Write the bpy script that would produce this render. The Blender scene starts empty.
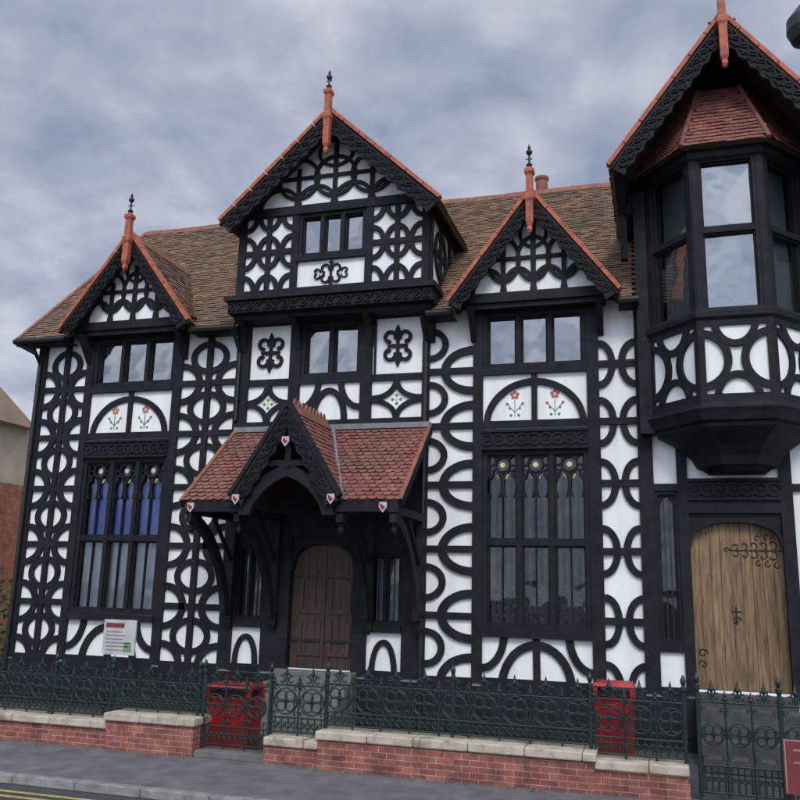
import bpy, math, random
from mathutils import Vector, Matrix, noise
random.seed(7)
scene=bpy.context.scene
scene.view_settings.view_transform='Standard'; scene.view_settings.look='None'
scene.view_settings.exposure=0; scene.view_settings.gamma=1
COL=bpy.context.collection
# ------------------------------------------------------------ materials
def nodes(m):
    m.use_nodes=True; nt=m.node_tree
    return nt, nt.nodes['Principled BSDF']
def mk(name,c1,c2=None,rough=.6,scale=6,stretch=(1,1,1),bump=.0,bscale=40,spec=.5,metal=0,c3=None,fac=(.35,.65),grime=0):
    m=bpy.data.materials.new(name); nt,b=nodes(m); L=nt.links.new
    b.inputs['Roughness'].default_value=rough; b.inputs['Metallic'].default_value=metal
    b.inputs['Specular IOR Level'].default_value=spec
    tc=nt.nodes.new('ShaderNodeTexCoord'); mp=nt.nodes.new('ShaderNodeMapping'); mp.inputs['Scale'].default_value=stretch
    L(tc.outputs['Object'],mp.inputs['Vector'])
    if c2 is None: c2=tuple(x*.75 for x in c1)
    n=nt.nodes.new('ShaderNodeTexNoise'); n.inputs['Scale'].default_value=scale; n.inputs['Detail'].default_value=7; n.inputs['Roughness'].default_value=.6
    L(mp.outputs[0],n.inputs['Vector'])
    r=nt.nodes.new('ShaderNodeValToRGB'); r.color_ramp.elements[0].position=fac[0]; r.color_ramp.elements[1].position=fac[1]
    r.color_ramp.elements[0].color=(*c2,1); r.color_ramp.elements[1].color=(*c1,1)
    if c3: e=r.color_ramp.elements.new((fac[0]+fac[1])/2); e.color=(*c3,1)
    L(n.outputs['Fac'],r.inputs[0]); col=r.outputs[0]
    if grime>0:   # large soft patches and vertical streaks
        n4=nt.nodes.new('ShaderNodeTexNoise'); n4.inputs['Scale'].default_value=1.1; n4.inputs['Detail'].default_value=5
        mp4=nt.nodes.new('ShaderNodeMapping'); mp4.inputs['Scale'].default_value=(3.2,3.2,.35); L(tc.outputs['Object'],mp4.inputs['Vector']); L(mp4.outputs[0],n4.inputs['Vector'])
        mr=nt.nodes.new('ShaderNodeMapRange'); mr.inputs['From Min'].default_value=.3; mr.inputs['From Max'].default_value=.62; mr.inputs['To Min'].default_value=1-grime; mr.inputs['To Max'].default_value=1
        L(n4.outputs['Fac'],mr.inputs[0]); vm=nt.nodes.new('ShaderNodeVectorMath'); vm.operation='SCALE'; L(col,vm.inputs[0]); L(mr.outputs[0],vm.inputs['Scale']); col=vm.outputs[0]
    L(col,b.inputs['Base Color'])
    if bump>0:
        n2=nt.nodes.new('ShaderNodeTexNoise'); n2.inputs['Scale'].default_value=bscale; n2.inputs['Detail'].default_value=6
        L(mp.outputs[0],n2.inputs['Vector'])
        bp=nt.nodes.new('ShaderNodeBump'); bp.inputs['Strength'].default_value=bump; bp.inputs['Distance'].default_value=.02
        L(n2.outputs['Fac'],bp.inputs['Height']); L(bp.outputs[0],b.inputs['Normal'])
    return m
def brickmat(name,c1,c2,mortar,bw=.215,rh=.075):
    m=bpy.data.materials.new(name); nt,b=nodes(m); L=nt.links.new
    b.inputs['Roughness'].default_value=.85
    tc=nt.nodes.new('ShaderNodeTexCoord'); s=nt.nodes.new('ShaderNodeSeparateXYZ'); L(tc.outputs['Object'],s.inputs[0])
    a=nt.nodes.new('ShaderNodeMath'); a.operation='ADD'; L(s.outputs[0],a.inputs[0]); L(s.outputs[1],a.inputs[1])
    c=nt.nodes.new('ShaderNodeCombineXYZ'); L(a.outputs[0],c.inputs[0]); L(s.outputs[2],c.inputs[1])
    k=nt.nodes.new('ShaderNodeTexBrick'); k.inputs['Scale'].default_value=1; k.inputs['Brick Width'].default_value=bw+.01; k.inputs['Row Height'].default_value=rh
    k.inputs['Mortar Size'].default_value=.006; k.inputs['Mortar Smooth'].default_value=.4; k.inputs['Bias'].default_value=.1
    k.inputs['Color1'].default_value=(*c1,1); k.inputs['Color2'].default_value=(*c2,1); k.inputs['Mortar'].default_value=(*mortar,1)
    L(c.outputs[0],k.inputs['Vector'])
    n=nt.nodes.new('ShaderNodeTexNoise'); n.inputs['Scale'].default_value=4; n.inputs['Detail'].default_value=9; n.inputs['Roughness'].default_value=.65; L(tc.outputs['Object'],n.inputs['Vector'])
    mr=nt.nodes.new('ShaderNodeMapRange'); mr.inputs['From Min'].default_value=.3; mr.inputs['From Max'].default_value=.7; mr.inputs['To Min'].default_value=.4; mr.inputs['To Max'].default_value=1.35
    L(n.outputs['Fac'],mr.inputs[0])
    mx=nt.nodes.new('ShaderNodeVectorMath'); mx.operation='SCALE'; L(k.outputs['Color'],mx.inputs[0]); L(mr.outputs[0],mx.inputs['Scale'])
    L(mx.outputs[0],b.inputs['Base Color'])
    bp=nt.nodes.new('ShaderNodeBump'); bp.inputs['Strength'].default_value=.6; bp.inputs['Distance'].default_value=.008; bp.invert=True
    L(k.outputs['Fac'],bp.inputs['Height']); L(bp.outputs[0],b.inputs['Normal'])
    return m
def tilemat(name,cols,moss=None,mossfac=.5):
    m=bpy.data.materials.new(name); nt,b=nodes(m); L=nt.links.new
    b.inputs['Roughness'].default_value=.8
    g=nt.nodes.new('ShaderNodeNewGeometry'); r=nt.nodes.new('ShaderNodeValToRGB')
    r.color_ramp.elements[0].color=(*cols[0],1); r.color_ramp.elements[1].color=(*cols[-1],1)
    for i,cc in enumerate(cols[1:-1]): e=r.color_ramp.elements.new((i+1)/(len(cols)-1)); e.color=(*cc,1)
    L(g.outputs['Random Per Island'],r.inputs[0])
    tc=nt.nodes.new('ShaderNodeTexCoord'); n=nt.nodes.new('ShaderNodeTexNoise'); n.inputs['Scale'].default_value=.9; n.inputs['Detail'].default_value=9; n.inputs['Roughness'].default_value=.65
    L(tc.outputs['Object'],n.inputs['Vector'])
    rr=nt.nodes.new('ShaderNodeValToRGB'); rr.color_ramp.elements[0].position=.42; rr.color_ramp.elements[1].position=.68
    rr.color_ramp.elements[0].color=(0,0,0,1); rr.color_ramp.elements[1].color=(mossfac,)*3+(1,)
    L(n.outputs['Fac'],rr.inputs[0])
    mx=nt.nodes.new('ShaderNodeMixRGB'); L(rr.outputs[0],mx.inputs[0]); L(r.outputs[0],mx.inputs[1]); mx.inputs[2].default_value=(*(moss or (.07,.07,.04)),1)
    n3=nt.nodes.new('ShaderNodeTexNoise'); n3.inputs['Scale'].default_value=25; n3.inputs['Detail'].default_value=5; L(tc.outputs['Object'],n3.inputs['Vector'])
    mr=nt.nodes.new('ShaderNodeMapRange'); mr.inputs['From Min'].default_value=.3; mr.inputs['From Max'].default_value=.7; mr.inputs['To Min'].default_value=.7; mr.inputs['To Max'].default_value=1.2
    L(n3.outputs['Fac'],mr.inputs[0])
    vm=nt.nodes.new('ShaderNodeVectorMath'); vm.operation='SCALE'; L(mx.outputs[0],vm.inputs[0]); L(mr.outputs[0],vm.inputs['Scale'])
    L(vm.outputs[0],b.inputs['Base Color'])
    bp=nt.nodes.new('ShaderNodeBump'); bp.inputs['Strength'].default_value=.3; bp.inputs['Distance'].default_value=.01
    L(n3.outputs['Fac'],bp.inputs['Height']); L(bp.outputs[0],b.inputs['Normal'])
    return m
def glassmat(name,refl,tint=(.75,.8,.82)):
    m=bpy.data.materials.new(name); m.use_nodes=True; nt=m.node_tree; nt.nodes.clear(); L=nt.links.new
    o=nt.nodes.new('ShaderNodeOutputMaterial'); mx=nt.nodes.new('ShaderNodeMixShader'); t=nt.nodes.new('ShaderNodeBsdfTransparent'); g=nt.nodes.new('ShaderNodeBsdfGlossy')
    t.inputs[0].default_value=(*tint,1); g.inputs['Roughness'].default_value=.02; g.inputs[0].default_value=(.82,.86,.88,1)
    f=nt.nodes.new('ShaderNodeFresnel'); f.inputs[0].default_value=1.5
    ad=nt.nodes.new('ShaderNodeMath'); ad.operation='ADD'; ad.use_clamp=True; L(f.outputs[0],ad.inputs[0]); ad.inputs[1].default_value=refl
    tc=nt.nodes.new('ShaderNodeTexCoord'); n=nt.nodes.new('ShaderNodeTexNoise'); n.inputs['Scale'].default_value=2.2; n.inputs['Detail'].default_value=1; L(tc.outputs['Object'],n.inputs['Vector'])
    bp=nt.nodes.new('ShaderNodeBump'); bp.inputs['Strength'].default_value=.2; bp.inputs['Distance'].default_value=.04; L(n.outputs['Fac'],bp.inputs['Height']); L(bp.outputs[0],g.inputs['Normal'])
    L(ad.outputs[0],mx.inputs[0]); L(t.outputs[0],mx.inputs[1]); L(g.outputs[0],mx.inputs[2]); L(mx.outputs[0],o.inputs[0])
    return m
M={}
M['timber']=mk('black_painted_timber',(.008,.0085,.0105),(.018,.018,.021),rough=.68,scale=4,stretch=(1,1,1),bump=.35,bscale=14,spec=.22)
M['white']=mk('white_plaster',(.88,.89,.88),(.76,.76,.73),rough=.8,scale=2.2,stretch=(1,1,.5),bump=.3,bscale=30,fac=(.2,.5),grime=.15)
M['terra']=mk('terracotta',(.52,.13,.06),(.24,.07,.04),rough=.7,scale=9,bump=.3)
M['ridge']=mk('ridge_tile',(.30,.11,.06),(.15,.07,.045),rough=.8,scale=6,bump=.3)
M['tile_b']=tilemat('brown_roof_tiles',[(.20,.105,.07),(.27,.155,.10),(.16,.10,.075),(.31,.185,.11),(.23,.14,.095)],(.13,.12,.075),.75)
M['tile_r']=tilemat('red_roof_tiles',[(.27,.085,.068),(.21,.068,.058),(.32,.115,.085),(.25,.08,.062)],(.13,.095,.07),.65)
M['under']=mk('roof_underlay',(.05,.03,.02))
M['glass_hi']=glassmat('window_glass_reflective',.26)
M['glass_lo']=glassmat('window_glass',.03,(.85,.9,.9))
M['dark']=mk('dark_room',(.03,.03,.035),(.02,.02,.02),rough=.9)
M['curtain']=mk('net_curtain',(.70,.72,.74),(.50,.52,.55),rough=.9,scale=3,stretch=(4,1,.5))
M['lace']=mk('lace_curtain',(.22,.23,.24),(.04,.04,.045),rough=.9,scale=16,fac=(.44,.58))
M['blind']=mk('grey_blind',(.40,.42,.43),(.32,.34,.35),rough=.9)
M['slat']=mk('blind_slat',(.15,.155,.165),(.09,.095,.10),rough=.9)
M['blue']=mk('blue_curtain',(.15,.27,.85),(.07,.14,.52),rough=.85,scale=4,stretch=(5,1,.6))
M['yellow']=mk('stained_glass_yellow',(.75,.62,.20),(.60,.55,.35),rough=.4)
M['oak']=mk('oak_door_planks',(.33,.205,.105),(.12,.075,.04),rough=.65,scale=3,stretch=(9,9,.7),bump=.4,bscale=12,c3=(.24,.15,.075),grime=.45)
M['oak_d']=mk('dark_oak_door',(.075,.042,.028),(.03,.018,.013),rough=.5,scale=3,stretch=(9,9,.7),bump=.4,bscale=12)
M['iron']=mk('wrought_iron',(.012,.012,.013),rough=.45,scale=20,bump=.2)
M['fence']=mk('dark_green_painted_iron',(.007,.026,.021),(.004,.014,.012),rough=.45,scale=10,bump=.2)
M['brick']=brickmat('red_brick',(.36,.11,.08),(.22,.065,.055),(.36,.30,.26))
M['brick_o']=brickmat('orange_brick',(.42,.13,.05),(.34,.10,.05),(.3,.24,.2))
M['coping']=mk('stone_coping',(.52,.45,.35),(.20,.175,.13),rough=.9,scale=5,bump=.5,bscale=50,c3=(.42,.36,.27),fac=(.3,.6))
M['stone']=mk('step_stone',(.19,.185,.175),(.11,.105,.10),rough=.9,scale=5,bump=.5)
M['stone_d']=mk('dark_step_stone',(.075,.075,.072),(.04,.04,.04),rough=.9,scale=5,bump=.5)
M['red']=mk('red_paint',(.50,.012,.015),(.28,.01,.012),rough=.4,scale=4,bump=.12,grime=.35)
M['sign_w']=mk('sign_white',(.52,.52,.52),(.38,.38,.38),rough=.5)
M['sign_r']=mk('sign_dark_red',(.22,.035,.035),(.15,.03,.03),rough=.4)
M['rflower']=mk('painted_flower_red',(.50,.15,.12),(.36,.11,.09),rough=.8)
M['gflower']=mk('painted_leaf_green',(.18,.28,.16),(.12,.20,.11),rough=.8)
M['cream']=mk('cream_render',(.52,.44,.32),(.40,.34,.25),rough=.9,scale=2)
M['tan']=mk('weathered_board',(.30,.24,.19),rough=.8)
M['asphalt']=mk('asphalt',(.075,.075,.078),(.045,.045,.047),rough=.9,scale=1.5,bump=.7,bscale=160,c3=(.06,.06,.062))
M['pave']=mk('pavement_asphalt',(.19,.185,.182),(.105,.102,.102),rough=.9,scale=2.2,bump=.6,bscale=140,c3=(.15,.146,.144),fac=(.3,.7),grime=.25)
M['kerb']=mk('kerb_stone',(.30,.29,.27),(.17,.165,.16),rough=.9,scale=6,bump=.5)
M['yline']=mk('yellow_line',(.52,.40,.08),(.22,.19,.10),rough=.8,scale=14)
M['ground']=mk('ground',(.10,.095,.085),(.06,.06,.05),rough=.95,scale=.8,bump=.5,bscale=30)
M['leaf']=mk('hedge_leaves',(.06,.13,.03),(.03,.07,.02),rough=.7,scale=9)
M['lead']=mk('lead_flashing',(.22,.23,.25),(.14,.15,.16),rough=.6)
# ------------------------------------------------------------ mesh builder
Z=Vector((0,0,1)); X=Vector((1,0,0)); Y=Vector((0,1,0))
def frame(O,U,V,N=None):
    O=Vector(O);U=Vector(U).normalized();V=Vector(V).normalized()
    N=U.cross(V).normalized() if N is None else Vector(N)
    return (O,U,V,N)
FR=frame((0,0,0),X,Z)            # facade, outward = -Y
def FRy(y): return frame((0,y,0),X,Z)
_k=[0]
def jit():
    _k[0]+=1; return (_k[0]%17)*.0007
class MB:
    def __init__(s,name): s.name=name; s.v=[]; s.f=[]; s.mi=[]; s.m=[]
    def mat(s,k):
        if k not in s.m: s.m.append(k)
        return s.m.index(k)
    def face(s,pts,k):
        b=len(s.v); s.v+= [tuple(p) for p in pts]; s.f.append(tuple(range(b,b+len(pts)))); s.mi.append(s.mat(k))
    def box(s,x0,x1,y0,y1,z0,z1,k):
        b=len(s.v); s.v+=[(x,y,z) for z in(z0,z1) for y in(y0,y1) for x in(x0,x1)]
        for q in((0,2,3,1),(4,5,7,6),(0,1,5,4),(2,6,7,3),(0,4,6,2),(1,3,7,5)):
            s.f.append(tuple(b+i for i in q)); s.mi.append(s.mat(k))
    def prism(s,fr,poly,d0,d1,k,back=True):
        O,U,V,N=fr; n=len(poly); b=len(s.v); i=s.mat(k)
        for d in(d1,d0): s.v+=[tuple(O+U*p[0]+V*p[1]+N*d) for p in poly]
        s.f.append(tuple(range(b,b+n))); s.mi.append(i)
        if back: s.f.append(tuple(range(b+2*n-1,b+n-1,-1))); s.mi.append(i)
        for j in range(n):
            q=(j+1)%n; s.f.append((b+j,b+n+j,b+n+q,b+q)); s.mi.append(i)
    def rect(s,fr,x0,x1,z0,z1,d0,d1,k): s.prism(fr,[(x0,z0),(x1,z0),(x1,z1),(x0,z1)],d0,d1,k)
    def bar(s,fr,p,q,w,d0,d1,k,clip=None):
        p=Vector(p);q=Vector(q);t=(q-p).normalized();n=Vector((-t.y,t.x))*w/2
        poly=[tuple(p-n),tuple(q-n),tuple(q+n),tuple(p+n)]
        if clip: poly=sclip(poly,clip)
        if len(poly)>2: s.prism(fr,poly,d0,d1+jit(),k)
    def ring(s,fr,cx,cz,rx,rz,w,clip=None,a0=0,a1=360,d=.045,k='timber',n=36,d0=0):
        n=max(4,int(n*(a1-a0)/360)); dj=d+jit()
        for i in range(n):
            a=math.radians(a0+(a1-a0)*i/n); c=math.radians(a0+(a1-a0)*(i+1)/n)
            po=[(cx+(rx-w)*math.cos(a),cz+(rz-w)*math.sin(a)),(cx+rx*math.cos(a),cz+rz*math.sin(a)),
                (cx+rx*math.cos(c),cz+rz*math.sin(c)),(cx+(rx-w)*math.cos(c),cz+(rz-w)*math.sin(c))]
            if clip: po=sclip(po,clip)
            if len(po)>2: s.prism(fr,po,d0,dj,k,back=False)
    def disc(s,fr,cx,cz,r,d0,d1,k,n=12,rz=None):
        rz=rz or r
        s.prism(fr,[(cx+r*math.cos(2*math.pi*i/n),cz+rz*math.sin(2*math.pi*i/n)) for i in range(n)],d0,d1,k)
    def lathe(s,c,prof,k,n=12,sq=False):
        if sq: n=4
        b=len(s.v); off=math.pi/4 if sq else 0
        for r,z in prof:
            for i in range(n):
                a=2*math.pi*i/n+off; s.v.append((c[0]+r*math.cos(a),c[1]+r*math.sin(a),c[2]+z))
        for j in range(len(prof)-1):
            for i in range(n):
                q=(i+1)%n; s.f.append((b+j*n+i,b+j*n+q,b+(j+1)*n+q,b+(j+1)*n+i)); s.mi.append(s.mat(k))
        s.f.append(tuple(b+i for i in range(n-1,-1,-1))); s.mi.append(s.mat(k))
        t=b+(len(prof)-1)*n; s.f.append(tuple(t+i for i in range(n))); s.mi.append(s.mat(k))
    def tube(s,p,q,r,k,n=8):
        p=Vector(p);q=Vector(q);t=(q-p).normalized();a=t.orthogonal().normalized();c=t.cross(a);b=len(s.v)
        for e in(p,q): s.v+=[tuple(e+a*r*math.cos(2*math.pi*i/n)+c*r*math.sin(2*math.pi*i/n)) for i in range(n)]
        for i in range(n): s.f.append((b+i,b+(i+1)%n,b+n+(i+1)%n,b+n+i)); s.mi.append(s.mat(k))
        s.f.append(tuple(b+i for i in range(n-1,-1,-1))); s.mi.append(s.mat(k)); s.f.append(tuple(b+n+i for i in range(n))); s.mi.append(s.mat(k))
    def wobble(s,amp=.009,sc=1.7):   # hand-cut unevenness
        o=[]
        for p in s.v:
            q=Vector(p)*sc; n1=noise.noise(q); n2=noise.noise(q+Vector((31,7,3))); n3=noise.noise(q*3.1+Vector((5,9,1)))
            o.append((p[0]+amp*(n1+.5*n3),p[1],p[2]+amp*(n2-.5*n3)))
        s.v=o
    def done(s,parent=None,smooth=False,bevel=0):
        me=bpy.data.meshes.new(s.name); me.from_pydata(s.v,[],s.f)
        for k in s.m: me.materials.append(M[k])
        me.polygons.foreach_set('material_index',s.mi); me.update()
        if smooth: me.polygons.foreach_set('use_smooth',[True]*len(me.polygons))
        o=bpy.data.objects.new(s.name,me); COL.objects.link(o)
        if parent: o.parent=parent
        if bevel:
            md=o.modifiers.new('b','BEVEL'); md.width=bevel; md.segments=2; md.limit_method='ANGLE'
        return o
def sclip(poly,clip):
    out=list(poly)
    for i in range(len(clip)):
        a=clip[i];b=clip[(i+1)%len(clip)]; ex,ey=b[0]-a[0],b[1]-a[1]
        f=lambda p:ex*(p[1]-a[1])-ey*(p[0]-a[0])
        inp=out; out=[]
        if not inp: return []
        for j in range(len(inp)):
            p=inp[j];q=inp[(j+1)%len(inp)];fp,fq=f(p),f(q)
            if fp>=0: out.append(p)
            if (fp>=0)!=(fq>=0):
                t=fp/(fp-fq); out.append((p[0]+(q[0]-p[0])*t,p[1]+(q[1]-p[1])*t))
    return out
def R(x0,x1,z0,z1): return [(x0,z0),(x1,z0),(x1,z1),(x0,z1)]
def empty(name):
    o=bpy.data.objects.new(name,None); COL.objects.link(o); return o
def curves(name,sp,r,mat,parent=None,res=1):
    c=bpy.data.curves.new(name,'CURVE'); c.dimensions='3D'; c.bevel_depth=r; c.bevel_resolution=res
    for pts,cyc in sp:
        s=c.splines.new('POLY'); s.points.add(len(pts)-1)
        for i,p in enumerate(pts): s.points[i].co=(*p,1)
        s.use_cyclic_u=cyc
    c.materials.append(M[mat]); o=bpy.data.objects.new(name,c); COL.objects.link(o)
    if parent: o.parent=parent
    return o
def inpoly(p,poly):
    c=False;n=len(poly)
    for i in range(n):
        a=poly[i];b=poly[i-1]
        if (a[1]>p[1])!=(b[1]>p[1]) and p[0]<(b[0]-a[0])*(p[1]-a[1])/(b[1]-a[1])+a[0]: c=not c
    return c
def tiles(mb,fr,poly,tw,g,k,scallop=False,cull=None,lift=.03):
    O,U,V,N=fr
    x0=min(p[0] for p in poly);x1=max(p[0] for p in poly);z0=min(p[1] for p in poly);z1=max(p[1] for p in poly)
    i=0;z=z0
    while z<z1-.02:
        x=x0-(tw/2 if i%2 else 0)
        while x<x1:
            cx=x+tw/2
            a=max(x+.003,x0);b=min(x+tw-.003,x1)
            if b-a>.02 and inpoly((min(max(cx,x0+.01),x1-.01),z+g*.5),poly):
                wp=O+U*cx+V*(z+g/2)
                if not(cull and cull(wp)):
                    j1=random.uniform(-.008,.008);j2=random.uniform(-.006,.006);dz=random.uniform(-.008,.008)
                    zt=min(z+g*1.25,z1+.01)
                    P=lambda u,v,d:O+U*u+V*v+N*d
                    if scallop:
                        bot=[(a,z+g*.42),(a+(b-a)*.12,z+g*.14),(a+(b-a)*.33,z-.0),(a+(b-a)*.67,z-.0),(a+(b-a)*.88,z+g*.14),(b,z+g*.42)]
                    else: bot=[(a,z+dz),(b,z+dz)]
                    up=[P(u,v,lift+j1) for u,v in bot]; lo=[P(u,v,lift+j1-.016) for u,v in bot]
                    bi=len(mb.v); n=len(bot); mi=mb.mat(k)
                    mb.v+=[tuple(q) for q in up]+[tuple(P(b,zt,.004+j2*.3)),tuple(P(a,zt,.004+j2*.3))]+[tuple(q) for q in lo]
                    mb.f.append(tuple(range(bi,bi+n+2))); mb.mi.append(mi)
                    for q in range(n-1): mb.f.append((bi+q+n+2,bi+q+n+3,bi+q+1,bi+q)); mb.mi.append(mi)
            x+=tw
        z+=g;i+=1
# ------------------------------------------------------------ HOUSE
house=empty('timber_framed_house')
def wallholes(mb,fr,x0,x1,z0,z1,holes,d0,d1,k):
    xs=sorted({x0,x1,*[h[0] for h in holes],*[h[1] for h in holes]});zs=sorted({z0,z1,*[h[2] for h in holes],*[h[3] for h in holes]})
    xs=[x for x in xs if x0<=x<=x1];zs=[z for z in zs if z0<=z<=z1]
    for i in range(len(xs)-1):
        for j in range(len(zs)-1):
            cx=(xs[i]+xs[i+1])/2;cz=(zs[j]+zs[j+1])/2
            if any(h[0]<cx<h[1] and h[2]<cz<h[3] for h in holes): continue
            O,U,V,N=fr
            for d in (d1,d0): mb.face([O+U*a+V*b+N*d for a,b in R(xs[i],xs[i+1],zs[j],zs[j+1])],k)
    for h in holes:
        O,U,V,N=fr; c=R(h[0],h[1],h[2],h[3])
        for q in range(4):
            a=c[q];b=c[(q+1)%4]; mb.face([O+U*a[0]+V*a[1]+N*d0,O+U*b[0]+V*b[1]+N*d0,O+U*b[0]+V*b[1]+N*d1,O+U*a[0]+V*a[1]+N*d1],'timber')
WB_u=(-11.4,-9.42,5.44,6.5); WB_l=(-11.4,-9.42,.81,3.92)
WD=(-6.62,-5.34,5.42,6.54)
WF_u=(-2.97,-1.08,5.42,6.5); WF_l=(-2.97,-1.08,.8,3.92)
WL=(-.03,.36,.67,3.16); DR=(.5,1.94,0,2.8)
PD=(-6.6,-5.33,-.02,2.36); PW1=(-7.75,-7.13,.79,2.18); PW2=(-5.07,-4.41,.79,2.06)
walls=MB('walls')
wallholes(walls,FR,-12.82,4.0,-.95,6.62,[WB_u,WB_l,WD,WF_u,WF_l,WL,DR,PD,PW1,PW2],-.25,0,'white')
walls.box(-12.82,-12.6,.25,8,-.95,6.6,'white'); 
walls.face([(-12.82,.0,6.6),(-12.82,8.2,6.6),(-12.82,3.9,10.6)],'white')
walls.box(3.9,4.0,.25,8,-.95,8.4,'white'); walls.box(-12.6,3.9,7.8,8,-.95,6.5,'white')
walls.done(house)
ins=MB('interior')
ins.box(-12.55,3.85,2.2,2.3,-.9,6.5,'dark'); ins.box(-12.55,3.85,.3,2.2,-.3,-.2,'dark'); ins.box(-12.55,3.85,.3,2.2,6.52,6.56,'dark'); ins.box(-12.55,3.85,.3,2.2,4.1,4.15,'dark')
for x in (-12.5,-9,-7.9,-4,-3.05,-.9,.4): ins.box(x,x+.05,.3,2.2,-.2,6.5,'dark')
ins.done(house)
# --- timber frame
T=MB('timber_frame')
def post(x0,x1,z0=-.1,z1=6.62,fr=FR,d=.06): T.rect(fr,x0,x1,z0,z1,0,d+jit(),'timber')
def rail(x0,x1,z,h=.12,fr=FR,d=.052): T.rect(fr,x0,x1,z-h/2,z+h/2,0,d+jit(),'timber')
def carved(x0,x1,z0,z1,fr=FR,d=.07):
    T.rect(fr,x0,x1,z0,z1,0,d+jit(),'timber'); h=z1-z0; 
    T.rect(fr,x0,x1,z1-h*.14,z1,0,d+.05+jit(),'timber'); T.rect(fr,x0,x1,z0,z0+h*.12,0,d+.04+jit(),'timber')
    r=h*.36; n=max(1,int((x1-x0)/(r*1.5))); st=(x1-x0)/n
    for i in range(n):
        cx=x0+st*(i+.5); T.ring(fr,cx,(z0+z1)/2,r,r*.9,r*.28,clip=R(x0,x1,z0,z1),d=d+.025,n=14,d0=d)
        T.disc(fr,cx,(z0+z1)/2,r*.28,d,d+.03,'timber',8)
ZS=[5.42,4.38,3.3,2.15,1.0,-.08]
MID=[5.95,4.9,3.84,2.72,1.57,.45]
def ringcol(x0,x1,cxs,rx,rz=.5,zs=ZS,w=.11,zmin=-.1,zmax=6.55):
    for z in zs:
        for cx in cxs:
            T.ring(FR,cx,z,rx,rz,w,clip=R(x0,x1,zmin,zmax),n=44)
# ogee chains: rings on the centre stud tangent to half rings on the outer studs
post(-12.82,-12.6); post(-11.56,-11.39); post(-12.13,-12.01)
for z in ZS: rail(-12.6,-11.56,z)
ringcol(-12.6,-11.56,[-12.6,-11.56],.43,.43,w=.13); ringcol(-12.6,-11.56,[-12.07],.38,.34,zs=MID,w=.12)
post(-9.43,-9.24); post(-8.0,-7.82); post(-8.68,-8.56)
for z in ZS: rail(-9.24,-8.0,z)
ringcol(-9.24,-8.0,[-9.24,-8.0],.48,.44,w=.13); ringcol(-9.24,-8.0,[-8.62],.43,.35,zs=MID,w=.12)
post(-4.12,-3.98); post(-3.14,-2.96)
for z in ZS: rail(-3.98,-3.14,z)
ringcol(-3.98,-3.14,[-3.14],.62,.46,w=.15); ringcol(-3.98,-3.14,[-3.98],.36,.33,zs=MID,w=.12)
post(-1.09,-.88); post(-.26,-.02); 
for z in ZS: rail(-.88,-.26,z)
ringcol(-.88,-.26,[-.26,-.88],.29,.44,w=.12)
# right part
post(.35,.52); rail(-.03,.36,3.22,.12); rail(-.03,.36,4.2,.12); rail(-.03,.36,.61,.12); rail(-.03,.36,-.06,.14); rail(-.03,.36,5.3,.1)
rail(.52,1.94,2.9,.22); carved(.52,1.95,3.0,3.36); post(1.93,2.12); rail(2.12,4,3.2); rail(2.12,4,1.1); post(3.2,3.4); rail(2.12,4,4.2)
T.ring(FR,2.66,1.1,.5,.6,.12,clip=R(2.12,3.2,0,3.2)); 
for a,b in((-11.4,-9.42),(-2.97,-1.08)):
    rail(a,b,6.56,.13); rail(a,b,5.37,.13,d=.08); rail(a,b,4.38,.13)
    carved(a,b,3.92,4.28); rail(a,b,.74,.13,d=.10); rail(a,b,-.08,.16)
    c=(a+b)/2; cl=R(a,b,4.44,5.31)
    T.ring(FR,c,4.38,.92,.84,.12,clip=cl,n=60); T.rect(FR,c-.05,c+.05,4.44,5.31,0,.05,'timber')
    cl=R(a,b,0,.68)
    T.ring(FR,c,-.15,.66,.78,.14,clip=cl); T.ring(FR,a,.75,.46,.66,.13,clip=cl); T.ring(FR,b,.75,.46,.66,.13,clip=cl)
    T.rect(FR,c-.06,c+.06,0,.68,0,.05,'timber')
# bay D
rail(-7.82,-4.12,6.6,.12); rail(-7.82,-4.12,5.36,.13); rail(-7.82,-4.12,4.5,.14)
post(-6.84,-6.61,4.4,6.62); post(-5.35,-5.12,4.4,6.62); post(-7.84,-7.72,4.4,6.62)
def diamond(x0,x1,z0,z1,fr=FR,w=.1,k=.54):
    a=(x1-x0)*k;b=(z1-z0)*k
    for cx in(x0,x1):
        for cz in(z0,z1): T.ring(fr,cx,cz,a,b,w,clip=R(x0,x1,z0,z1))
diamond(-7.72,-6.84,4.57,5.3); diamond(-5.12,-4.12,4.57,5.3)
cl=R(-6.61,-5.35,4.57,5.3); T.ring(FR,-5.98,4.57,.38,.64,.12,clip=cl); T.ring(FR,-6.61,5.35,.46,.6,.12,clip=cl); T.ring(FR,-5.35,5.35,.46,.6,.12,clip=cl)
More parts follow.
